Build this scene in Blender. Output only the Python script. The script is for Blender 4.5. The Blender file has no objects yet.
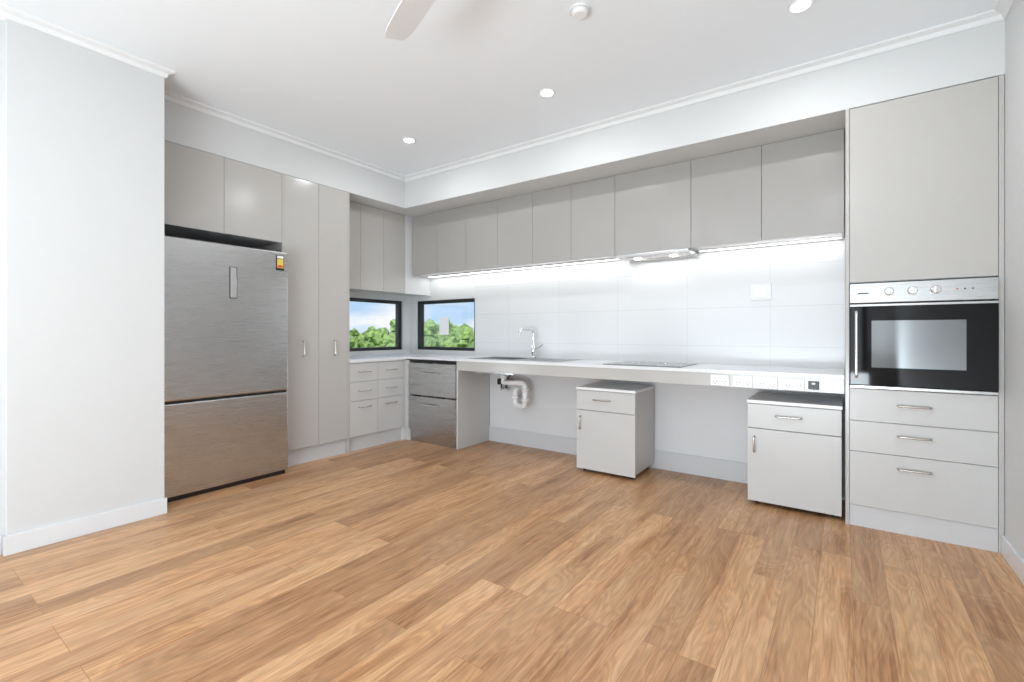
import bpy, bmesh, math, random
from mathutils import Vector, Matrix
random.seed(7)
S = bpy.context.scene
COL = S.collection

# ------------------------------------------------------------ materials
def mat(name, color, rough=0.5, metal=0.0, spec=0.5, noise=0.0, nscale=8.0, bump=0.0, bscale=200.0, coat=0.0, emis=None, estr=0.0):
    m = bpy.data.materials.new(name); m.use_nodes = True
    nt = m.node_tree; b = nt.nodes['Principled BSDF']
    b.inputs['Base Color'].default_value = (*color, 1)
    b.inputs['Roughness'].default_value = rough
    b.inputs['Metallic'].default_value = metal
    b.inputs['Specular IOR Level'].default_value = spec
    b.inputs['Coat Weight'].default_value = coat
    tc = nt.nodes.new('ShaderNodeTexCoord')
    n = nt.nodes.new('ShaderNodeTexNoise'); n.inputs['Scale'].default_value = nscale
    nt.links.new(tc.outputs['Object'], n.inputs['Vector'])
    mx = nt.nodes.new('ShaderNodeMix'); mx.data_type = 'RGBA'
    k = noise if noise > 0 else 0.01
    mx.inputs[6].default_value = (*[c*(1-k) for c in color], 1)
    mx.inputs[7].default_value = (*[min(1, c*(1+k)) for c in color], 1)
    nt.links.new(n.outputs['Fac'], mx.inputs[0]); nt.links.new(mx.outputs[2], b.inputs['Base Color'])
    if bump > 0:
        n2 = nt.nodes.new('ShaderNodeTexNoise'); n2.inputs['Scale'].default_value = bscale
        nt.links.new(tc.outputs['Object'], n2.inputs['Vector'])
        bp = nt.nodes.new('ShaderNodeBump'); bp.inputs['Strength'].default_value = bump; bp.inputs['Distance'].default_value = 0.002
        nt.links.new(n2.outputs['Fac'], bp.inputs['Height']); nt.links.new(bp.outputs['Normal'], b.inputs['Normal'])
    if emis:
        b.inputs['Emission Color'].default_value = (*emis, 1); b.inputs['Emission Strength'].default_value = estr
    return m

M_wall = mat('wall_paint', (0.65, 0.66, 0.665), 0.6, bump=0.05)
M_ceil = mat('ceiling_paint', (0.88, 0.93, 0.98), 0.8)
M_corn = mat('cornice_paint', (0.80, 0.82, 0.84), 0.7)
M_trim = mat('trim_gloss_white', (0.73, 0.745, 0.76), 0.3)
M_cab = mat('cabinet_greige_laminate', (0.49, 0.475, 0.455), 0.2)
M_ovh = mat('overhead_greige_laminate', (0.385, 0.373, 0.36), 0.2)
M_cabl = mat('cabinet_pale_laminate', (0.55, 0.545, 0.535), 0.3)
M_carc = mat('cabinet_carcass_white', (0.67, 0.675, 0.685), 0.4)
M_kick = mat('kickboard_grey', (0.58, 0.585, 0.595), 0.35)
M_bench = mat('benchtop_white_stone', (0.74, 0.75, 0.76), 0.22, noise=0.02, nscale=60)
M_blk = mat('black_plastic', (0.012, 0.012, 0.014), 0.35)
M_frame = mat('window_frame_black', (0.02, 0.022, 0.025), 0.4)
M_glassblk = mat('oven_black_glass', (0.005, 0.005, 0.006), 0.04, spec=0.3)
M_hob = mat('cooktop_glass', (0.16, 0.165, 0.17), 0.06, spec=0.8)
M_chrome = mat('chrome', (0.75, 0.75, 0.75), 0.12, metal=1)
M_nick = mat('brushed_nickel', (0.56, 0.535, 0.505), 0.25, metal=1)
M_pvc = mat('white_pvc', (0.82, 0.82, 0.82), 0.3)
M_plas = mat('white_plastic', (0.85, 0.855, 0.86), 0.3)
M_paper = mat('notice_paper', (0.82, 0.84, 0.86), 0.7)
M_dkgrey = mat('dark_grey_outlet', (0.05, 0.05, 0.055), 0.4)
M_ss2 = mat('stainless_sink', (0.62, 0.63, 0.64), 0.25, metal=1)
M_label = mat('energy_label_yellow', (0.75, 0.55, 0.08), 0.5)
M_red = mat('label_red', (0.6, 0.05, 0.04), 0.5)
M_emit = mat('downlight_lens', (1, 1, 1), 0.5, emis=(1, 0.98, 0.95), estr=6)
M_led = mat('led_diffuser', (1, 1, 1), 0.5, emis=(1, 0.99, 0.97), estr=4)
M_fan = mat('fan_white', (0.80, 0.82, 0.85), 0.35)

def steel(nm, scale, col):
    m = mat(nm, col, 0.3, metal=1)
    nt = m.node_tree; b = nt.nodes['Principled BSDF']
    tc = nt.nodes.new('ShaderNodeTexCoord'); mp = nt.nodes.new('ShaderNodeMapping')
    mp.inputs['Scale'].default_value = scale
    n = nt.nodes.new('ShaderNodeTexNoise'); n.inputs['Scale'].default_value = 2
    nt.links.new(tc.outputs['Object'], mp.inputs[0]); nt.links.new(mp.outputs[0], n.inputs['Vector'])
    mr = nt.nodes.new('ShaderNodeMapRange'); mr.inputs['To Min'].default_value = 0.22; mr.inputs['To Max'].default_value = 0.32
    nt.links.new(n.outputs['Fac'], mr.inputs['Value']); nt.links.new(mr.outputs[0], b.inputs['Roughness'])
    return m
M_ss = steel('brushed_stainless', (3, 3, 500), (0.53, 0.53, 0.53))

def splash():
    m = bpy.data.materials.new('splashback_tile'); m.use_nodes = True
    nt = m.node_tree; b = nt.nodes['Principled BSDF']; b.inputs['Roughness'].default_value = 0.15
    tc = nt.nodes.new('ShaderNodeTexCoord'); sp = nt.nodes.new('ShaderNodeSeparateXYZ'); cb = nt.nodes.new('ShaderNodeCombineXYZ')
    nt.links.new(tc.outputs['Object'], sp.inputs[0]); nt.links.new(sp.outputs[0], cb.inputs[0]); nt.links.new(sp.outputs[2], cb.inputs[1])
    br = nt.nodes.new('ShaderNodeTexBrick'); br.offset = 0.0; br.inputs['Scale'].default_value = 1
    br.inputs['Brick Width'].default_value = 0.6; br.inputs['Row Height'].default_value = 0.3
    br.inputs['Mortar Size'].default_value = 0.0016; br.inputs['Mortar Smooth'].default_value = 0.2
    br.inputs['Color1'].default_value = (0.69, 0.70, 0.71, 1); br.inputs['Color2'].default_value = (0.68, 0.69, 0.70, 1)
    br.inputs['Mortar'].default_value = (0.55, 0.56, 0.57, 1)
    nt.links.new(cb.outputs[0], br.inputs['Vector']); nt.links.new(br.outputs['Color'], b.inputs['Base Color'])
    return m
M_splash = splash()

def floor_mat():
    m = bpy.data.materials.new('floor_oak_planks'); m.use_nodes = True
    nt = m.node_tree; L = nt.links.new; N = nt.nodes.new; b = nt.nodes['Principled BSDF']
    tc = N('ShaderNodeTexCoord'); sp = N('ShaderNodeSeparateXYZ'); cb = N('ShaderNodeCombineXYZ')
    L(tc.outputs['Object'], sp.inputs[0]); L(sp.outputs[1], cb.inputs[0]); L(sp.outputs[0], cb.inputs[1])
    br = N('ShaderNodeTexBrick'); br.offset = 0.37; br.offset_frequency = 3
    br.inputs['Scale'].default_value = 1; br.inputs['Brick Width'].default_value = 1.22; br.inputs['Row Height'].default_value = 0.125
    br.inputs['Mortar Size'].default_value = 0.0009; br.inputs['Mortar Smooth'].default_value = 0.1; br.inputs['Bias'].default_value = 0
    br.inputs['Color1'].default_value = (0, 0, 0, 1); br.inputs['Color2'].default_value = (1, 1, 1, 1); br.inputs['Mortar'].default_value = (0.5, 0.5, 0.5, 1)
    L(cb.outputs[0], br.inputs['Vector'])
    mul = N('ShaderNodeVectorMath'); mul.operation = 'MULTIPLY'; mul.inputs[1].default_value = (37.0, 53.0, 19.0)
    L(br.outputs['Color'], mul.inputs[0])
    add = N('ShaderNodeVectorMath'); add.operation = 'ADD'; L(cb.outputs[0], add.inputs[0]); L(mul.outputs[0], add.inputs[1])
    def noise(sx, sy, scale, det, dist=0.0, rough=0.5):
        mp = N('ShaderNodeMapping'); mp.inputs['Scale'].default_value = (sx, sy, 1); L(add.outputs[0], mp.inputs[0])
        n = N('ShaderNodeTexNoise'); n.inputs['Scale'].default_value = scale; n.inputs['Detail'].default_value = det
        n.inputs['Distortion'].default_value = dist; n.inputs['Roughness'].default_value = rough
        L(mp.outputs[0], n.inputs['Vector']); return n.outputs['Fac']
    broad = noise(1.5, 8, 1.0, 2, 0.6)
    streak = noise(2.2, 46, 1.0, 7, 0.9, 0.68)
    fine = noise(9, 260, 1.0, 4, 0.0, 0.65)
    mm = N('ShaderNodeMath'); mm.operation = 'MULTIPLY'; mm.inputs[1].default_value = 85; L(broad, mm.inputs[0])
    sn = N('ShaderNodeMath'); sn.operation = 'SINE'; L(mm.outputs[0], sn.inputs[0])
    a1 = N('ShaderNodeMath'); a1.operation = 'MULTIPLY'; a1.inputs[1].default_value = 0.4; L(broad, a1.inputs[0])
    a2 = N('ShaderNodeMath'); a2.operation = 'MULTIPLY_ADD'; a2.inputs[1].default_value = 0.6; L(streak, a2.inputs[0]); L(a1.outputs[0], a2.inputs[2])
    r = N('ShaderNodeValToRGB'); L(a2.outputs[0], r.inputs[0])
    e = r.color_ramp.elements
    e[0].position = 0.36; e[0].color = (0.35, 0.155, 0.060, 1)
    e[1].position = 0.64; e[1].color = (0.67, 0.415, 0.225, 1)
    x = e.new(0.47); x.color = (0.55, 0.295, 0.138, 1)
    r2 = N('ShaderNodeValToRGB'); L(br.outputs['Color'], r2.inputs[0])
    e = r2.color_ramp.elements; e[0].color = (0.76, 0.72, 0.69, 1); e[1].color = (1.14, 1.14, 1.13, 1)
    mx = N('ShaderNodeMix'); mx.data_type = 'RGBA'; mx.blend_type = 'MULTIPLY'; mx.inputs[0].default_value = 1
    L(r.outputs[0], mx.inputs[6]); L(r2.outputs[0], mx.inputs[7])
    mr = N('ShaderNodeMapRange'); mr.inputs['From Min'].default_value = -1; mr.inputs['To Min'].default_value = 0.86; mr.inputs['To Max'].default_value = 1.04; L(sn.outputs[0], mr.inputs['Value'])
    mr2 = N('ShaderNodeMapRange'); mr2.inputs['From Min'].default_value = 0.3; mr2.inputs['From Max'].default_value = 0.7; mr2.inputs['To Min'].default_value = 0.82; mr2.inputs['To Max'].default_value = 1.12; L(fine, mr2.inputs['Value'])
    pm = N('ShaderNodeMath'); pm.operation = 'MULTIPLY'; L(mr.outputs[0], pm.inputs[0]); L(mr2.outputs[0], pm.inputs[1])
    sc = N('ShaderNodeVectorMath'); sc.operation = 'SCALE'; L(mx.outputs[2], sc.inputs[0]); L(pm.outputs[0], sc.inputs['Scale'])
    mo = N('ShaderNodeMix'); mo.data_type = 'RGBA'; L(br.outputs['Fac'], mo.inputs[0]); L(sc.outputs[0], mo.inputs[6]); mo.inputs[7].default_value = (0.30, 0.14, 0.06, 1)
    L(mo.outputs[2], b.inputs['Base Color']); b.inputs['Roughness'].default_value = 0.32; b.inputs['Specular IOR Level'].default_value = 0.45
    return m
M_floor = floor_mat()

def glass_mat():
    m = bpy.data.materials.new('window_glass'); m.use_nodes = True
    nt = m.node_tree; nt.nodes.clear(); N = nt.nodes.new
    o = N('ShaderNodeOutputMaterial'); t = N('ShaderNodeBsdfTransparent'); g = N('ShaderNodeBsdfGlossy'); g.inputs['Roughness'].default_value = 0.0
    f = N('ShaderNodeFresnel'); f.inputs['IOR'].default_value = 1.3; mx = N('ShaderNodeMixShader')
    nt.links.new(f.outputs[0], mx.inputs[0]); nt.links.new(t.outputs[0], mx.inputs[1]); nt.links.new(g.outputs[0], mx.inputs[2]); nt.links.new(mx.outputs[0], o.inputs[0])
    return m
M_glass = glass_mat()

def leaf_mat():
    m = mat('foliage', (0.10, 0.22, 0.04), 0.7)
    nt = m.node_tree; b = nt.nodes['Principled BSDF']
    tc = nt.nodes.new('ShaderNodeTexCoord'); n = nt.nodes.new('ShaderNodeTexNoise'); n.inputs['Scale'].default_value = 2.0; n.inputs['Detail'].default_value = 10; n.inputs['Roughness'].default_value = 0.85
    r = nt.nodes.new('ShaderNodeValToRGB'); e = r.color_ramp.elements
    e[0].position = 0.38; e[0].color = (0.035, 0.085, 0.015, 1); e[1].position = 0.60; e[1].color = (0.38, 0.54, 0.14, 1)
    nt.links.new(tc.outputs['Object'], n.inputs['Vector']); nt.links.new(n.outputs['Fac'], r.inputs[0]); nt.links.new(r.outputs[0], b.inputs['Base Color'])
    return m
M_leaf = leaf_mat()
M_bark = mat('bark', (0.12, 0.09, 0.06), 0.9)
M_grass = mat('grass', (0.12, 0.2, 0.05), 0.9, noise=0.3, nscale=1)

# ------------------------------------------------------------ helpers
def empty(name, loc=(0, 0, 0)):
    o = bpy.data.objects.new(name, None); COL.objects.link(o); o.location = loc; o.empty_display_size = 0.1
    return o
def link(o, parent):
    COL.objects.link(o)
    if parent:
        o.parent = parent; o.matrix_parent_inverse = Matrix.Translation(-parent.location)
    return o
def box(name, x0, x1, y0, y1, z0, z1, m, parent=None, bev=0.0):
    if x0 > x1: x0, x1 = x1, x0
    if y0 > y1: y0, y1 = y1, y0
    me = bpy.data.meshes.new(name); bm = bmesh.new()
    bmesh.ops.create_cube(bm, size=1)
    bmesh.ops.scale(bm, vec=(x1-x0, y1-y0, z1-z0), verts=bm.verts)
    if bev > 0:
        bmesh.ops.bevel(bm, geom=bm.edges[:], offset=bev, segments=2, affect='EDGES', profile=0.6)
    bm.to_mesh(me); bm.free(); me.materials.append(m)
    o = bpy.data.objects.new(name, me); o.location = ((x0+x1)/2, (y0+y1)/2, (z0+z1)/2)
    return link(o, parent)
def cyl(name, p, r, h, m, parent=None, axis='Z', seg=32, r2=None, bev=0.0):
    me = bpy.data.meshes.new(name); bm = bmesh.new()
    bmesh.ops.create_cone(bm, cap_ends=True, segments=seg, radius1=r, radius2=r if r2 is None else r2, depth=h)
    if bev > 0:
        bmesh.ops.bevel(bm, geom=[e for e in bm.edges if abs(e.verts[0].co.z-e.verts[1].co.z) < 1e-6], offset=bev, segments=2, affect='EDGES')
    if axis == 'Y': bmesh.ops.rotate(bm, matrix=Matrix.Rotation(math.pi/2, 3, 'X'), verts=bm.verts)
    if axis == 'X': bmesh.ops.rotate(bm, matrix=Matrix.Rotation(math.pi/2, 3, 'Y'), verts=bm.verts)
    for f in bm.faces:
        if len(f.verts) == 4: f.smooth = True
    bm.to_mesh(me); bm.free(); me.materials.append(m)
    o = bpy.data.objects.new(name, me); o.location = p
    return link(o, parent)
def tube(name, pts, r, m, parent=None, fillet=0.0, closed=False, res=5):
    P = [Vector(p) for p in pts]
    if fillet > 0:
        Q = [P[0]]
        for i in range(1, len(P)-1):
            a, b, c = P[i-1], P[i], P[i+1]
            f = min(fillet, (a-b).length*0.49, (c-b).length*0.49)
            s = b+(a-b).normalized()*f; e = b+(c-b).normalized()*f
            for k in range(7):
                t = k/6; Q.append(s*(1-t)**2+b*2*t*(1-t)+e*t*t)
        Q.append(P[-1]); P = Q
    cu = bpy.data.curves.new(name, 'CURVE'); cu.dimensions = '3D'; cu.bevel_depth = r; cu.bevel_resolution = res; cu.use_fill_caps = True
    s = cu.splines.new('POLY'); s.points.add(len(P)-1)
    for i, p in enumerate(P): s.points[i].co = (*p, 1)
    s.use_cyclic_u = closed
    cu.materials.append(m)
    tmp = bpy.data.objects.new(name, cu); COL.objects.link(tmp)
    dg = bpy.context.evaluated_depsgraph_get(); me = bpy.data.meshes.new_from_object(tmp.evaluated_get(dg))
    bpy.data.objects.remove(tmp)
    for f in me.polygons: f.use_smooth = True
    if not me.materials: me.materials.append(m)
    return link(bpy.data.objects.new(name, me), parent)
def handle(parent, p, length, along, out, name='handle', r=0.0055, proj=0.032):
    p = Vector(p); a = Vector(along)*length/2; o = Vector(out)*proj
    tube(name, [p-a, p-a+o, p+a+o, p+a], r, M_nick, parent, fillet=0.012)

# ------------------------------------------------------------ constants
CE = 2.75; XR = 0.66; YB = 3.98; XL = -4.35; FY = 3.38; FX = -3.77; BT = 2.43; YBK = -3.0; XS = -3.45; NY = 1.135

# ------------------------------------------------------------ room shell
box('floor', -4.6, 0.9, -3.3, 4.2, -0.1, 0, M_floor)
box('ceiling', -4.6, 0.9, -3.3, 4.2, CE, CE+0.1, M_ceil)
def wall_with_hole(name, axis, c0, c1, a0, a1, z0, z1, h0, h1, hz0, hz1, m):
    p = empty(name, (0, 0, 0))
    def b(n, s0, s1, q0, q1):
        if axis == 'X': box(n, s0, s1, c0, c1, q0, q1, m, p)
        else: box(n, c0, c1, s0, s1, q0, q1, m, p)
    b('wall_part_1', a0, h0, z0, z1); b('wall_part_2', h1, a1, z0, z1); b('wall_part_3', h0, h1, z0, hz0); b('wall_part_4', h0, h1, hz1, z1)
    return p
WZ0, WZ1 = 0.92, 1.505
wall_with_hole('wall_back', 'X', YB, YB+0.14, XL-0.14, XR+0.14, 0, CE, -4.25, -3.32, WZ0, WZ1, M_wall)
wall_with_hole('wall_left', 'Y', XL-0.14, XL, 1.0, YB, 0, CE, 3.02, 3.87, WZ0, WZ1, M_wall)
box('wall_right', XR, XR+0.14, -3.14, YB, 0, CE, M_wall)
box('wall_left_nib', -4.35, XS, 0.46, NY, 0, CE, M_wall, bev=0.003)
box('wall_left_front', -4.35, XS-0.03, -3.0, 0.46, 0, CE, M_wall)
wall_with_hole('wall_front', 'X', -3.14, -3.0, -4.49, XR+0.14, 0, CE, -3.1, 0.3, 0.02, 2.35, M_wall)
# bulkheads
box('wall_bulkhead_back', FX, XR, FY, YB, BT+0.001, CE, M_wall)
box('wall_bulkhead_left', XL, FX, NY, YB, BT+0.001, CE, M_wall)
# splashback
box('wall_splashback', -3.31, 0.0, YB-0.012, YB, 0.872, 1.765, M_splash)
# panel under bench
box('wall_under_bench', -3.03, 0.0, 3.875, YB, 0, 0.83, M_carc)
box('baseboard_under_bench', -3.028, -0.002, 3.86, 3.875, 0, 0.15, M_kick, bev=0.002)
# baseboards
BH = 0.098
box('baseboard_left', XS, XS+0.014, 0.446, NY+0.01, 0, BH, M_trim, bev=0.003)
box('baseboard_left_front', XS-0.03, XS-0.016, -3.0, 0.446, 0, BH, M_trim, bev=0.003)
box('baseboard_right', XR-0.014, XR, -3.0, 3.375, 0, BH, M_trim, bev=0.003)
# cornice
def cornice(name, path, size=0.045):
    prof = [(0, 0), (0, -size), (0.006, -size), (0.010, -size*0.88), (size*0.35, -size*0.45), (size*0.88, -0.012), (size, -0.008), (size, 0)]
    me = bpy.data.meshes.new(name); bm = bmesh.new(); rings = []
    n = len(path)
    for i, (x, y) in enumerate(path):
        def nrm(a, b):
            d = Vector((b[0]-a[0], b[1]-a[1])).normalized(); return Vector((d.y, -d.x))
        ns = []
        if i > 0: ns.append(nrm(path[i-1], path[i]))
        if i < n-1: ns.append(nrm(path[i], path[i+1]))
        if len(ns) == 2:
            v = ns[0]+ns[1]; v = v/(v.length_squared)*2
        else: v = ns[0]
        rings.append([bm.verts.new((x+v.x*p, y+v.y*p, CE+q)) for p, q in prof])
    for a, b in zip(rings, rings[1:]):
        for k in range(len(prof)-1): bm.faces.new((a[k], a[k+1], b[k+1], b[k]))
    bmesh.ops.recalc_face_normals(bm, faces=bm.faces)
    bm.to_mesh(me); bm.free(); me.materials.append(M_corn)
    link(bpy.data.objects.new(name, me), None)
cornice('trim_cornice', [(XS-0.03, -3.0), (XS-0.03, 0.46), (XS, 0.46), (XS, NY), (FX, NY), (FX, FY), (XR, FY), (XR, -3.0)])

# ------------------------------------------------------------ windows
def window(name, axis, c, a0, a1, z0, z1, outdir, mull=None, fw=0.036):
    p = empty(name, (0, 0, 0))
    c0, c1 = c, c+outdir*0.07
    def b(n, s0, s1, q0, q1, m=M_frame, d0=c0, d1=c1):
        if axis == 'X': box(n, s0, s1, min(d0, d1), max(d0, d1), q0, q1, m, p, bev=0.002 if m is M_frame else 0)
        else: box(n, min(d0, d1), max(d0, d1), s0, s1, q0, q1, m, p, bev=0.002 if m is M_frame else 0)
    b('frame_left', a0, a0+fw, z0, z1); b('frame_right', a1-fw, a1, z0, z1)
    b('frame_top', a0+fw, a1-fw, z1-fw, z1); b('frame_bottom', a0+fw, a1-fw, z0, z0+fw)
    for k, q in enumerate(mull or []): b('mullion_%d' % k, q-0.025, q+0.025, z0+fw, z1-fw)
    g = c+outdir*0.04
    b('glass', a0+fw, a1-fw, z0+fw, z1-fw, M_glass, g, g+outdir*0.006)
    return p
window('window_1', 'Y', XL-0.03, 3.02, 3.87, WZ0, WZ1, -1)
window('window_2', 'X', YB+0.03, -4.25, -3.32, WZ0, WZ1, 1)
w3 = window('window_3', 'X', -3.03, -3.1, 0.3, 0.02, 2.35, -1, mull=[-1.97, -0.83], fw=0.06)  # unseen glazed doors, added to let light in from behind the camera
box('window_notice', -3.92, -3.77, YB+0.062, YB+0.066, 1.10, 1.31, M_paper)

# ------------------------------------------------------------ cabinets
G = 0.0015
def door_x(parent, n, x0, x1, z0, z1, y=FY, m=M_cab, t=0.018):
    return box(n, x0+G, x1-G, y, y+t, z0+G, z1-G, m, parent, bev=0.0012)
def door_y(parent, n, y0, y1, z0, z1, x=FX, m=M_cab, t=0.018):
    return box(n, x-t, x, y0+G, y1-G, z0+G, z1-G, m, parent, bev=0.0012)

OY = 3.68; OZ = 1.767
xs = [-3.985, -3.60, -3.19, -2.78, -2.375, -1.97, -1.56, -0.95, -0.475, -0.003]
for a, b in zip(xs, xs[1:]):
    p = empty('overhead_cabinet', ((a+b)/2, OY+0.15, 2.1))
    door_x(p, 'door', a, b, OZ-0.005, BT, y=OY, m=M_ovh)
    box('carcass', a+0.001, b-0.001, OY+0.019, YB-0.001, OZ+0.012, BT, M_carc, p)
LX = -4.0; LZ = 1.56
ys = [2.702, 2.995, 3.285, 3.585]
for a, b in zip(ys, ys[1:]):
    p = empty('wall_cabinet', (LX-0.15, (a+b)/2, 2.0))
    door_y(p, 'door', a, b, LZ, BT, x=LX, m=M_cab)
    box('carcass', XL+0.001, LX-0.019, a+0.001, b-0.001, LZ+0.01, BT, M_carc, p)
p = empty('corner_filler_cabinet', (LX-0.15, 3.8, 2.0))
box('face_panel', LX-0.018, LX, 3.587, 3.979, LZ, BT, M_carc, p)  # LED glow put into the colour: white where the greige doors continue
box('carcass', XL+0.001, LX-0.019, 3.587, 3.979, LZ+0.01, BT, M_carc, p)

# fridge-top cabinet
p = empty('fridge_overhead_cabinet', (-4.05, 1.6, 2.15))
door_y(p, 'door_left', 1.138, 1.615, 1.86, BT); door_y(p, 'door_right', 1.615, 2.056, 1.86, BT)
box('carcass', XL+0.001, FX-0.019, 1.14, 2.055, 1.865, BT, M_carc, p)
# tall pantry
p = empty('pantry_cabinet', (-4.05, 2.38, 0))
door_y(p, 'door_left', 2.074, 2.387, 0.14, BT); door_y(p, 'door_right', 2.387, 2.684, 0.14, BT)
box('side_panel_left', XL+0.001, FX, 2.058, 2.074, 0.0, BT, M_cab, p)
box('side_panel_right', XL+0.001, FX, 2.684, 2.70, 0.0, BT, M_cab, p)
box('carcass', XL+0.001, FX-0.019, 2.075, 2.683, 0.14, BT-0.002, M_carc, p)
box('kickboard', FX-0.05, FX-0.035, 2.075, 2.683, 0, 0.139, M_kick, p)
handle(p, (FX, 2.235, 0.985), 0.13, (0, 0, 1), (1, 0, 0)); handle(p, (FX, 2.535, 0.985), 0.13, (0, 0, 1), (1, 0, 0))
# drawer base cabinets left run
for a, b in ((2.702, 3.027), (3.027, 3.352)):
    p = empty('drawer_cabinet', (-4.05, (a+b)/2, 0))
    zs = [0.14, 0.475, 0.655, 0.835]
    for k in range(3):
        door_y(p, 'drawer_front_%d' % (k+1), a, b, zs[k], zs[k+1], m=M_cabl)
    handle(p, (FX, (a+b)/2, 0.75), 0.13, (0, 1, 0), (1, 0, 0)); handle(p, (FX, (a+b)/2, 0.57), 0.13, (0, 1, 0), (1, 0, 0))
    handle(p, (FX, (a+b)/2, 0.415), 0.13, (0, 1, 0), (1, 0, 0))
    box('carcass', XL+0.001, FX-0.019, a+0.001, b-0.001, 0.14, 0.838, M_carc, p)
    box('kickboard', FX-0.05, FX-0.035, a, b, 0, 0.139, M_kick, p)
p = empty('corner_base_cabinet', (-4.0, 3.6, 0))
box('carcass', XL+0.001, FX-0.02, 3.354, YB-0.001, 0.0, 0.838, M_carc, p)
box('filler_panel', FX-0.02, FX+0.065, 3.385, 3.403, 0.0, 0.838, M_cabl, p)
box('filler_side', FX-0.0185, FX, 3.353, 3.384, 0.14, 0.838, M_cabl, p)

# dishwasher (two drawer)
DW0, DW1 = -3.70, -3.055
p = empty('drawer_dishwasher', (-3.36, 3.6, 0))
box('body', DW0+0.01, DW1-0.01, 3.42, 3.97, 0.1, 0.836, M_dkgrey, p)
box('drawer_front_lower', DW0, DW1, FY-0.02, 3.41, 0.135, 0.475, M_ss, p, bev=0.004)
box('drawer_front_upper', DW0, DW1, FY-0.02, 3.41, 0.487, 0.815, M_ss, p, bev=0.004)
box('control_strip', DW0, DW1, FY-0.005, 3.41, 0.818, 0.836, M_blk, p, bev=0.002)
box('kickboard', DW0, DW1, FY+0.02, FY+0.035, 0.0, 0.13, M_ss, p)
for z in (0.72, 0.40):
    tube('handle', [(DW0+0.20, FY-0.02, z), (DW0+0.20, FY-0.055, z), (DW1-0.20, FY-0.055, z), (DW1-0.20, FY-0.02, z)], 0.007, M_chrome, p, fillet=0.012)
box('badge', DW0+0.04, DW0+0.12, FY-0.022, FY-0.02, 0.765, 0.775, M_chrome, p)

# benchtop with sink cutout
p = empty('benchtop', (-2.0, 3.6, 0.85))
BZ0, BZ1 = 0.85, 0.872
SX0, SX1, SY0, SY1 = -2.93, -2.47, 3.50, 3.84
box('slab_left_run', XL+0.001, FX+0.012, 2.702, FY-0.005, 0.84, BZ1, M_bench, p)
box('slab_corner', XL+0.001, SX0, FY-0.005, YB-0.001, BZ0, BZ1, M_bench, p)
box('slab_sink_front', SX0, SX1, FY-0.005, SY0, BZ0, BZ1, M_bench, p)
box('slab_sink_back', SX0, SX1, SY1, YB-0.013, BZ0, BZ1, M_bench, p)
box('slab_main', SX1, -0.003, FY-0.005, YB-0.013, BZ0, BZ1, M_bench, p)
box('apron', -3.05, -0.003, FY, FY+0.018, 0.762, BZ0, M_cab, p, bev=0.001)
box('end_panel', -3.05, -3.032, FY, 3.874, 0.0, BZ0, M_cabl, p, bev=0.001)
box('support_rail', -2.99, -0.005, 3.84, 3.872, 0.78, 0.838, M_carc, p)

# sink
p = empty('sink', (-2.7, 3.67, 0.87))
t = 0.004
box('bowl_floor', SX0, SX1, SY0, SY1, 0.735, 0.739, M_ss2, p)
box('bowl_left', SX0, SX0+t, SY0, SY1, 0.737, 0.874, M_ss2, p); box('bowl_right', SX1-t, SX1, SY0, SY1, 0.737, 0.874, M_ss2, p)
box('bowl_front', SX0, SX1, SY0, SY0+t, 0.737, 0.874, M_ss2, p); box('bowl_back', SX0, SX1, SY1-t, SY1, 0.737, 0.874, M_ss2, p)
box('rim_front', SX0-0.04, SX1+0.5, SY0-0.03, SY0, 0.872, 0.877, M_ss2, p, bev=0.002)
box('rim_back', SX0-0.04, SX1+0.5, SY1, SY1+0.08, 0.872, 0.877, M_ss2, p, bev=0.002)
box('rim_left', SX0-0.04, SX0, SY0, SY1, 0.872, 0.877, M_ss2, p)
box('drainer', SX1, SX1+0.5, SY0, SY1, 0.872, 0.875, M_ss2, p)
for k in range(8): box('drainer_rib', SX1+0.05, SX1+0.45, SY0+0.04+k*0.037, SY0+0.05+k*0.037, 0.875, 0.878, M_ss2, p, bev=0.001)
cyl('drain', (-2.7, 3.67, 0.741), 0.035, 0.006, M_chrome, p)
# tap
p = empty('kitchen_tap', (-2.49, 3.88, 0.88))
cyl('base', (-2.49, 3.88, 0.885), 0.027, 0.016, M_chrome, p, bev=0.003)
cyl('body', (-2.49, 3.88, 0.945), 0.021, 0.12, M_chrome, p)
tube('spout', [(-2.49, 3.88, 1.0), (-2.49, 3.88, 1.155), (-2.53, 3.70, 1.155), (-2.53, 3.69, 1.09)], 0.011, M_chrome, p, fillet=0.05)
tube('lever', [(-2.47, 3.875, 0.965), (-2.41, 3.865, 0.985), (-2.37, 3.86, 1.01)], 0.006, M_chrome, p)
# waste pipes
p = empty('sink_waste_pipes', (-2.6, 3.7, 0.5))
tube('tailpiece', [(-2.70, 3.67, 0.735), (-2.70, 3.67, 0.63)], 0.024, M_pvc, p)
cyl('nut_1', (-2.70, 3.67, 0.70), 0.036, 0.035, M_pvc, p, seg=10)
tube('trap', [(-2.70, 3.67, 0.65), (-2.70, 3.67, 0.645), (-2.47, 3.70, 0.645), (-2.47, 3.70, 0.42), (-2.61, 3.74, 0.42), (-2.61, 3.74, 0.58), (-2.58, 3.875, 0.585)], 0.026, M_pvc, p, fillet=0.05, res=8)
cyl('nut_2', (-2.47, 3.70, 0.58), 0.037, 0.04, M_pvc, p, seg=10)
cyl('nut_3', (-2.47, 3.70, 0.485), 0.037, 0.035, M_pvc, p, seg=10)
cyl('nut_4', (-2.61, 3.74, 0.50), 0.037, 0.035, M_pvc, p, seg=10)
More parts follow.
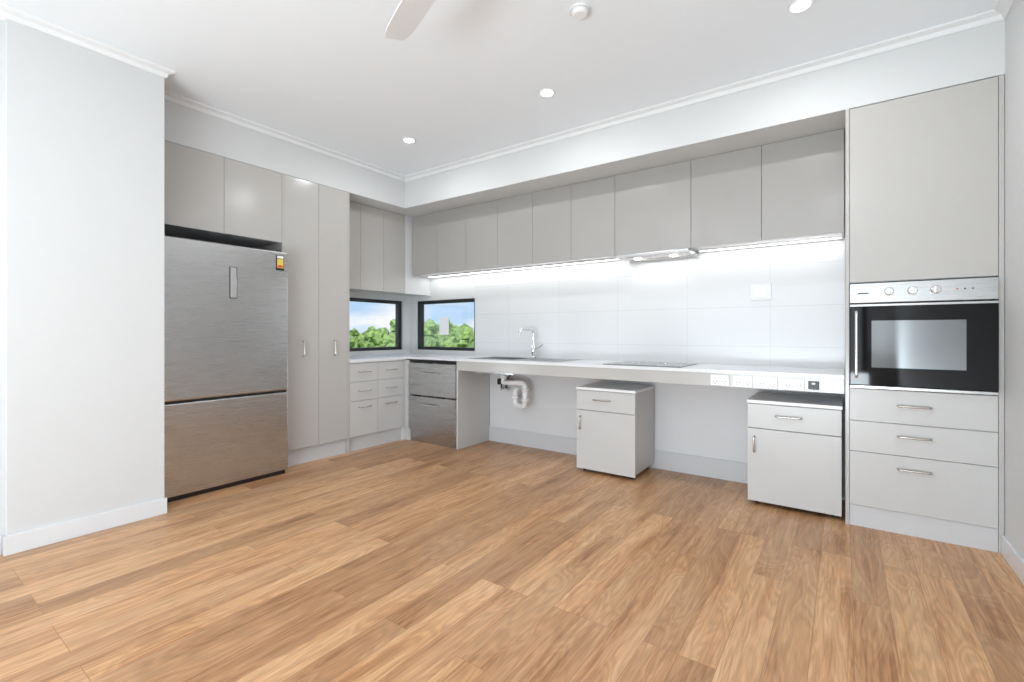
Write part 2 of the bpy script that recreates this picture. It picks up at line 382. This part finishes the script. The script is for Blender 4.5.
tube('hose_1', [(-2.77, 3.87, 0.56), (-2.77, 3.80, 0.56), (-2.74, 3.80, 0.70), (-2.55, 3.85, 0.73), (-2.49, 3.88, 0.84)], 0.008, M_blk, p, fillet=0.05)
tube('hose_2', [(-2.83, 3.87, 0.56), (-2.83, 3.81, 0.56), (-2.83, 3.80, 0.72), (-2.55, 3.86, 0.76), (-2.49, 3.88, 0.84)], 0.008, M_blk, p, fillet=0.05)
for x in (-2.77, -2.83): cyl('valve', (x, 3.84, 0.56), 0.016, 0.06, M_chrome, p, axis='Y', seg=12)
box('valve_block', -2.87, -2.73, 3.79, 3.83, 0.60, 0.66, M_blk, p, bev=0.006)

# cooktop
p = empty('cooktop', (-1.25, 3.67, 0.873))
box('glass', -1.56, -0.96, 3.44, 3.90, 0.8722, 0.878, M_hob, p, bev=0.002)
for (x, y, r) in ((-1.42, 3.56, 0.09), (-1.42, 3.78, 0.075), (-1.12, 3.56, 0.075), (-1.12, 3.78, 0.1)):
    tube('cook_zone', [(x+r*math.cos(i*math.pi/20), y+r*math.sin(i*math.pi/20), 0.8782) for i in range(40)], 0.0008, M_ss2, p, closed=True, res=1)

# rangehood
p = empty('rangehood', (-1.25, 3.75, 1.76))
box('body', -1.545, -0.965, 3.70, 3.955, 1.735, 1.778, M_ss, p, bev=0.002)
box('visor', -1.545, -0.965, 3.655, 3.70, 1.737, 1.760, M_ss, p, bev=0.003)
for x in (-1.40, -1.11): cyl('lamp', (x, 3.78, 1.733), 0.03, 0.006, M_emit, p)
box('filter', -1.50, -1.01, 3.83, 3.94, 1.732, 1.736, M_nick, p)
ld = bpy.data.lights.new('hood_light', 'AREA'); ld.shape = 'RECTANGLE'; ld.size = 0.45; ld.size_y = 0.05; ld.energy = 0.6
lo = bpy.data.objects.new('hood_light', ld); lo.location = (-1.255, 3.86, 1.728); link(lo, p)

# LED strip under overheads
for (a, b) in ((-3.95, -1.56), (-0.94, -0.02)):
    p = empty('led_strip_light', ((a+b)/2, 3.90, 1.76))
    box('channel', a, b, 3.885, 3.915, 1.768, 1.779, M_nick, p)
    box('diffuser', a, b, 3.888, 3.912, 1.764, 1.768, M_led, p)
    ld = bpy.data.lights.new('led_light', 'AREA'); ld.shape = 'RECTANGLE'; ld.size = b-a; ld.size_y = 0.03; ld.energy = 0.9*(b-a); ld.color = (1, 0.995, 0.985)
    lo = bpy.data.objects.new('led_light', ld); lo.location = ((a+b)/2, 3.90, 1.762); link(lo, p)

# ------------------------------------------------------------ oven tower
TX0, TX1 = 0.002, 0.658
p = empty('oven_tower_cabinet', (0.33, 3.65, 0))
box('side_panel_left', TX0, TX0+0.018, FY, YB-0.001, 0, BT, M_cab, p)
box('side_panel_right', TX1-0.02, TX1, FY+0.004, YB-0.001, 0, BT, M_cab, p)
a, b = TX0+0.019, TX1-0.021
door_x(p, 'door_upper', a, b, 1.412, BT-0.003)
zs = [0.122, 0.436, 0.613, 0.80]
for k in range(3): door_x(p, 'drawer_front_%d' % (k+1), a, b, zs[k], zs[k+1], m=M_cabl)
box('carcass_upper', a, b, FY+0.019, YB-0.001, 1.412, BT-0.002, M_carc, p)
box('carcass_lower', a, b, FY+0.019, YB-0.001, 0.122, 0.80, M_carc, p)
box('kickboard', a, b, FY+0.01, FY+0.025, 0, 0.12, M_kick, p)
for z in (0.715, 0.545, 0.365): handle(p, ((a+b)/2-0.02, FY, z), 0.14, (1, 0, 0), (0, -1, 0))
# oven
a, b = a+0.002, b-0.002
p = empty('built_in_oven', (0.33, 3.6, 1.1))
box('body', a+0.01, b-0.01, FY+0.02, YB-0.1, 0.803, 1.41, M_blk, p)
box('control_panel', a, b, FY-0.018, FY+0.018, 1.292, 1.404, M_ss, p, bev=0.003)
box('door_glass', a, b, FY-0.02, FY+0.018, 0.822, 1.284, M_glassblk, p, bev=0.003)
box('bottom_trim', a, b, FY-0.014, FY+0.018, 0.803, 0.819, M_ss, p, bev=0.002)
box('top_trim', a, b, FY-0.023, FY-0.019, 1.272, 1.284, M_ss, p, bev=0.001)
wx0, wx1, wz0, wz1 = a+0.10, b-0.12, 0.925, 1.19
M_owin = mat('oven_window_mirror_glass', (0.27, 0.285, 0.295), 0.04, metal=1)
box('viewing_window', wx0, wx1, FY-0.0215, FY-0.0202, wz0, wz1, M_owin, p)
tube('door_handle', [(a+0.03, FY-0.02, 0.87), (a+0.03, FY-0.062, 0.87), (a+0.03, FY-0.062, 1.24), (a+0.03, FY-0.02, 1.24)], 0.008, M_chrome, p, fillet=0.012)
for x in (0.20, 0.30, 0.395):
    cyl('knob', (x, FY-0.03, 1.352), 0.021, 0.026, M_chrome, p, axis='Y', bev=0.003)
    box('knob_grip', x-0.005, x+0.005, FY-0.052, FY-0.04, 1.334, 1.370, M_chrome, p, bev=0.002)
    cyl('knob_ring', (x, FY-0.0185, 1.352), 0.025, 0.002, M_nick, p, axis='Y')
for k in range(3): cyl('indicator', (0.48+k*0.03, FY-0.0185, 1.352), 0.004, 0.002, M_red if k == 0 else M_dkgrey, p, axis='Y', seg=12)
box('maker_plate', 0.06, 0.11, FY-0.0188, FY-0.018, 1.342, 1.350, M_dkgrey, p)

# ------------------------------------------------------------ mobile pedestals
def pedestal(x0, x1, y0, y1):
    p = empty('mobile_pedestal_cabinet', ((x0+x1)/2, (y0+y1)/2, 0))
    z0, z1 = 0.045, 0.684
    box('body', x0+0.004, x1-0.004, y0+0.02, y1, z0, z1-0.02, M_cabl, p, bev=0.001)
    box('top_panel', x0, x1, y0-0.004, y1, z1-0.02, z1, M_plas, p, bev=0.001)
    door_x(p, 'drawer_front', x0+0.003, x1-0.003, 0.503, z1-0.024, y=y0, m=M_cabl)
    door_x(p, 'door', x0+0.003, x1-0.003, z0-0.018, 0.501, y=y0, m=M_cabl)
    handle(p, ((x0+x1)/2-0.02, y0, 0.592), 0.14, (1, 0, 0), (0, -1, 0))
    handle(p, (x0+0.045, y0, 0.40), 0.10, (0, 0, 1), (0, -1, 0))
    for x in (x0+0.05, x1-0.05):
        for y in (y0+0.06, y1-0.06):
            cyl('castor_wheel', (x, y, 0.0215), 0.021, 0.022, M_blk, p, axis='X', bev=0.003)
            box('castor_fork', x-0.018, x+0.018, y-0.015, y+0.015, 0.034, 0.05, M_blk, p)
pedestal(-1.785, -1.285, 3.42, 3.855)
pedestal(-0.526, -0.012, 3.41, 3.855)

# ------------------------------------------------------------ fridge
p = empty('refrigerator', (-3.95, 1.61, 0))
f0, f1, fxf = 1.17, 2.025, -3.62
box('body', -4.33, fxf-0.065, f0+0.005, f1-0.005, 0.03, 1.745, M_dkgrey, p, bev=0.004)
box('upper_door', fxf-0.06, fxf, f0, f1, 0.668, 1.757, M_ss, p, bev=0.01)
box('freezer_drawer', fxf-0.06, fxf, f0, f1, 0.035, 0.652, M_ss, p, bev=0.01)
box('door_gap', fxf-0.064, fxf-0.02, f0+0.006, f1-0.006, 0.04, 1.74, M_blk, p)
box('kick_grille', fxf-0.10, fxf-0.03, f0+0.01, f1-0.01, 0.0, 0.03, M_blk, p)
cyl('hinge', (fxf-0.05, f1-0.05, 1.765), 0.02, 0.02, M_dkgrey, p)
box('handle_recess', fxf-0.002, fxf+0.002, 1.585, 1.64, 1.37, 1.60, M_dkgrey, p, bev=0.002)
box('handle_plate', fxf, fxf+0.006, 1.592, 1.633, 1.375, 1.595, M_chrome, p, bev=0.003)
box('display', fxf-0.002, fxf+0.001, 1.975-0.05, 1.99, 1.61, 1.73, M_blk, p)
box('energy_label', fxf, fxf+0.0015, 1.935, 1.985, 1.63, 1.70, M_label, p)
box('energy_label_white', fxf, fxf+0.0015, 1.935, 1.985, 1.705, 1.725, M_plas, p)
box('energy_label_band', fxf+0.0015, fxf+0.002, 1.94, 1.98, 1.635, 1.652, M_red, p)

# ------------------------------------------------------------ outlets
def outlet(x, y, z, w=0.115, h=0.072, m=M_plas, rockers=2, nm='power_outlet'):
    p = empty(nm, (x, y, z))
    box('plate', x-w/2, x+w/2, y-0.009, y-0.0001, z-h/2, z+h/2, m, p, bev=0.003)
    for k in range(rockers):
        cx = x-w/4+(w/2)*k if rockers == 2 else x
        box('rocker', cx-0.009, cx+0.009, y-0.013, y-0.009, z+h*0.10, z+h*0.32, M_trim, p, bev=0.001)
        for s, r in ((-0.009, 0.5), (0.009, -0.5)):
            q = box('slot', cx+s-0.0014, cx+s+0.0014, y-0.0098, y-0.0088, z-0.012, z-0.002, M_blk, p)
            q.rotation_euler = (0, r, 0)
        box('earth_slot', cx-0.0014, cx+0.0014, y-0.0098, y-0.0088, z-0.026, z-0.016, M_blk, p)
for x in (-0.685, -0.545, -0.403, -0.26): outlet(x, FY, 0.803)
outlet(-0.155, FY, 0.803, w=0.055, h=0.05, m=M_dkgrey, rockers=1, nm='isolator_switch')
outlet(-0.517, YB-0.012, 1.43, w=0.14, h=0.125, rockers=0, nm='wall_isolator_plate', m=M_trim)
box('isolator_inner', -0.547, -0.487, YB-0.0235, YB-0.021, 1.39, 1.47, M_plas, bpy.data.objects['wall_isolator_plate'], bev=0.001)

# ------------------------------------------------------------ ceiling fittings
for (x, y, e) in ((-1.645, 2.73, 5), (-2.997, 2.73, 5), (-0.18, 2.73, 5), (-2.0, 0.2, 3.5), (-0.1, 0.3, 5), (-1.6, -1.2, 5), (-2.6, -1.8, 4), (-0.1, -1.6, 5)):  # those beyond the first row are unseen, added for even ambient light
    p = empty('downlight', (x, y, CE))
    cyl('bezel', (x, y, CE-0.004), 0.055, 0.008, M_plas, p, bev=0.002)
    cyl('lens', (x, y, CE-0.0095), 0.040, 0.004, M_emit, p)
    ld = bpy.data.lights.new('lamp', 'AREA'); ld.shape = 'DISK'; ld.size = 0.08; ld.energy = e; ld.color = (0.97, 0.985, 1.0)
    lo = bpy.data.objects.new('lamp', ld); lo.location = (x, y, CE-0.014); link(lo, p)
p = empty('smoke_detector', (-1.09, 2.13, CE))
cyl('base', (-1.09, 2.13, CE-0.006), 0.055, 0.012, M_plas, p, bev=0.002)
cyl('dome', (-1.09, 2.13, CE-0.022), 0.03, 0.02, M_plas, p, r2=0.05)
# ceiling fan
hx, hy = -1.02, 1.15
p = empty('ceiling_fan', (hx, hy, CE))
cyl('canopy', (hx, hy, CE-0.025), 0.065, 0.05, M_fan, p, bev=0.008)
cyl('rod', (hx, hy, CE-0.15), 0.012, 0.22, M_fan, p)
cyl('motor_hub', (hx, hy, 2.44), 0.11, 0.10, M_fan, p, bev=0.02)
for k in range(3):
    ang = math.radians(158+120*k)
    me = bpy.data.meshes.new('blade_%d' % k); bm = bmesh.new(); rows = []
    for i in range(15):
        t_ = i/14; x = 0.10+t_*0.55; w = 0.056+0.006*math.sin(t_*math.pi)
        if i >= 12: w *= (1, 0.93, 0.75)[i-12]
        tw = -math.radians(13-3*t_)
        rows.append([(x, s*w*math.cos(tw), s*w*math.sin(tw)+0.004*(1-abs(s)) + dz) for s in (-1, -0.5, 0, 0.5, 1) for dz in (0.004,)] + [(x, s*w*math.cos(tw), s*w*math.sin(tw)-0.004) for s in (1, 0.5, 0, -0.5, -1)])
    V = [[bm.verts.new(q) for q in r_] for r_ in rows]
    for r0, r1 in zip(V, V[1:]):
        for j in range(10): bm.faces.new((r0[j], r0[(j+1) % 10], r1[(j+1) % 10], r1[j]))
    bm.faces.new(V[0]); bm.faces.new(V[-1]); bmesh.ops.recalc_face_normals(bm, faces=bm.faces)
    bmesh.ops.rotate(bm, matrix=Matrix.Rotation(ang, 3, 'Z'), verts=bm.verts)
    bm.to_mesh(me); bm.free(); me.materials.append(M_fan)
    o = bpy.data.objects.new('blade_%d' % k, me); o.location = (hx, hy, 2.42); link(o, p)

# ------------------------------------------------------------ outside
box('ground_outside', -90, 60, -60, 90, -3.3, -3.2, M_grass)
def tree(x, y, top, rad):
    me = bpy.data.meshes.new('garden_tree'); bm = bmesh.new()
    base = -3.2; hc = top-rad
    r = bmesh.ops.create_cone(bm, cap_ends=True, segments=8, radius1=0.3, radius2=0.15, depth=hc-base)
    bmesh.ops.translate(bm, vec=(0, 0, (hc+base)/2), verts=r['verts'])
    nt_ = len(bm.faces)
    for k in range(60):
        rr = rad*random.uniform(0.10, 0.3); a = random.uniform(0, 6.28); q = random.uniform(0.1, 0.95)*rad
        g = bmesh.ops.create_icosphere(bm, subdivisions=2, radius=rr)
        zz = random.uniform(-0.6, 0.95)*math.sqrt(max(0.1, 1-(q/rad)**2))
        c = Vector((math.cos(a)*q*1.3, math.sin(a)*q*1.3, hc+zz*rad*0.8))
        for v in g['verts']: v.co = v.co*(1+random.uniform(-0.35, 0.35))+c
    bm.faces.ensure_lookup_table()
    for i, f in enumerate(bm.faces): f.material_index = 0 if i < nt_ else 1
    bm.to_mesh(me); bm.free(); me.materials.append(M_bark); me.materials.append(M_leaf)
    o = bpy.data.objects.new('garden_tree', me); o.location = (x, y, 0); link(o, None)
for k in range(26):
    az = math.radians(-78+k*3.0+random.uniform(-1, 1)); d = random.uniform(22, 38)
    tree(d*math.sin(az)-1, d*math.cos(az)+1, 1.12+d*random.uniform(-0.005, 0.04), random.uniform(1.8, 3.0))
p = empty('power_line', (-11, 5, 0))
for k in range(3):
    tube('cable_%d' % k, [(-13.5+0.3*k, -2, 2.3+0.22*k), (-11.5+0.3*k, 4, 1.75+0.22*k), (-9.5+0.3*k, 10, 2.2+0.22*k)], 0.018, M_blk, p, fillet=3, res=1)

# ------------------------------------------------------------ light
w = bpy.data.worlds.new('sky'); S.world = w; w.use_nodes = True
nt = w.node_tree; bg = nt.nodes['Background']; N = nt.nodes.new; L = nt.links.new
tc = N('ShaderNodeTexCoord'); sp = N('ShaderNodeSeparateXYZ'); L(tc.outputs['Generated'], sp.inputs[0])
g = N('ShaderNodeValToRGB'); L(sp.outputs[2], g.inputs[0])
g.color_ramp.elements[0].position = 0.0; g.color_ramp.elements[0].color = (0.50, 0.70, 0.93, 1)
g.color_ramp.elements[1].position = 0.5; g.color_ramp.elements[1].color = (0.18, 0.42, 0.85, 1)
mp = N('ShaderNodeMapping'); mp.inputs['Scale'].default_value = (3, 3, 10); n = N('ShaderNodeTexNoise'); n.inputs['Scale'].default_value = 1.6; n.inputs['Detail'].default_value = 6
L(tc.outputs['Generated'], mp.inputs[0]); L(mp.outputs[0], n.inputs['Vector'])
r = N('ShaderNodeValToRGB'); r.color_ramp.elements[0].position = 0.45; r.color_ramp.elements[1].position = 0.62; L(n.outputs['Fac'], r.inputs[0])
mx = N('ShaderNodeMix'); mx.data_type = 'RGBA'; L(r.outputs[0], mx.inputs[0]); L(g.outputs[0], mx.inputs[6]); mx.inputs[7].default_value = (0.9, 0.93, 0.96, 1)
L(mx.outputs[2], bg.inputs['Color']); bg.inputs['Strength'].default_value = 0.9
sd = bpy.data.lights.new('sun', 'SUN'); sd.energy = 3.0; sd.angle = 0.01
so = bpy.data.objects.new('sun', sd); so.rotation_euler = Vector((0.5, -0.35, 0.9)).to_track_quat('Z', 'Y').to_euler(); so.location = (5, -5, 10); COL.objects.link(so)
# added area lamps at the unseen front doors: room fill plus ceiling uplight
ld = bpy.data.lights.new('daylight_fill', 'AREA'); ld.shape = 'RECTANGLE'; ld.size = 3.3; ld.size_y = 2.2; ld.energy = 40; ld.color = (0.90, 0.96, 1.0)
lo = bpy.data.objects.new('daylight_fill_doors', ld); lo.location = (-1.4, -2.96, 1.2); lo.rotation_euler = (math.radians(92), 0, math.radians(-10)); COL.objects.link(lo)
ld = bpy.data.lights.new('ceiling_fill', 'AREA'); ld.shape = 'RECTANGLE'; ld.size = 2.0; ld.size_y = 1.0; ld.energy = 145; ld.color = (0.83, 0.93, 1.0)  # added lamp tilted up to brighten the ceiling
lo = bpy.data.objects.new('ceiling_fill_uplight', ld); lo.location = (-0.7, -2.2, 0.2); lo.rotation_euler = (math.radians(146), 0, 0); COL.objects.link(lo)

# ------------------------------------------------------------ camera
cd = bpy.data.cameras.new('camera'); cam = bpy.data.objects.new('camera', cd); COL.objects.link(cam)
cam.location = (0, 0, 1.12); cam.rotation_euler = (math.radians(90), 0, math.radians(35.32))
cd.sensor_width = 36; cd.lens = 36*470/1024; cd.shift_y = -8/1024; cd.clip_start = 0.05; cd.clip_end = 300
S.camera = cam
S.view_settings.view_transform = 'Standard'
S.view_settings.look = 'None'
S.view_settings.exposure = 0.27
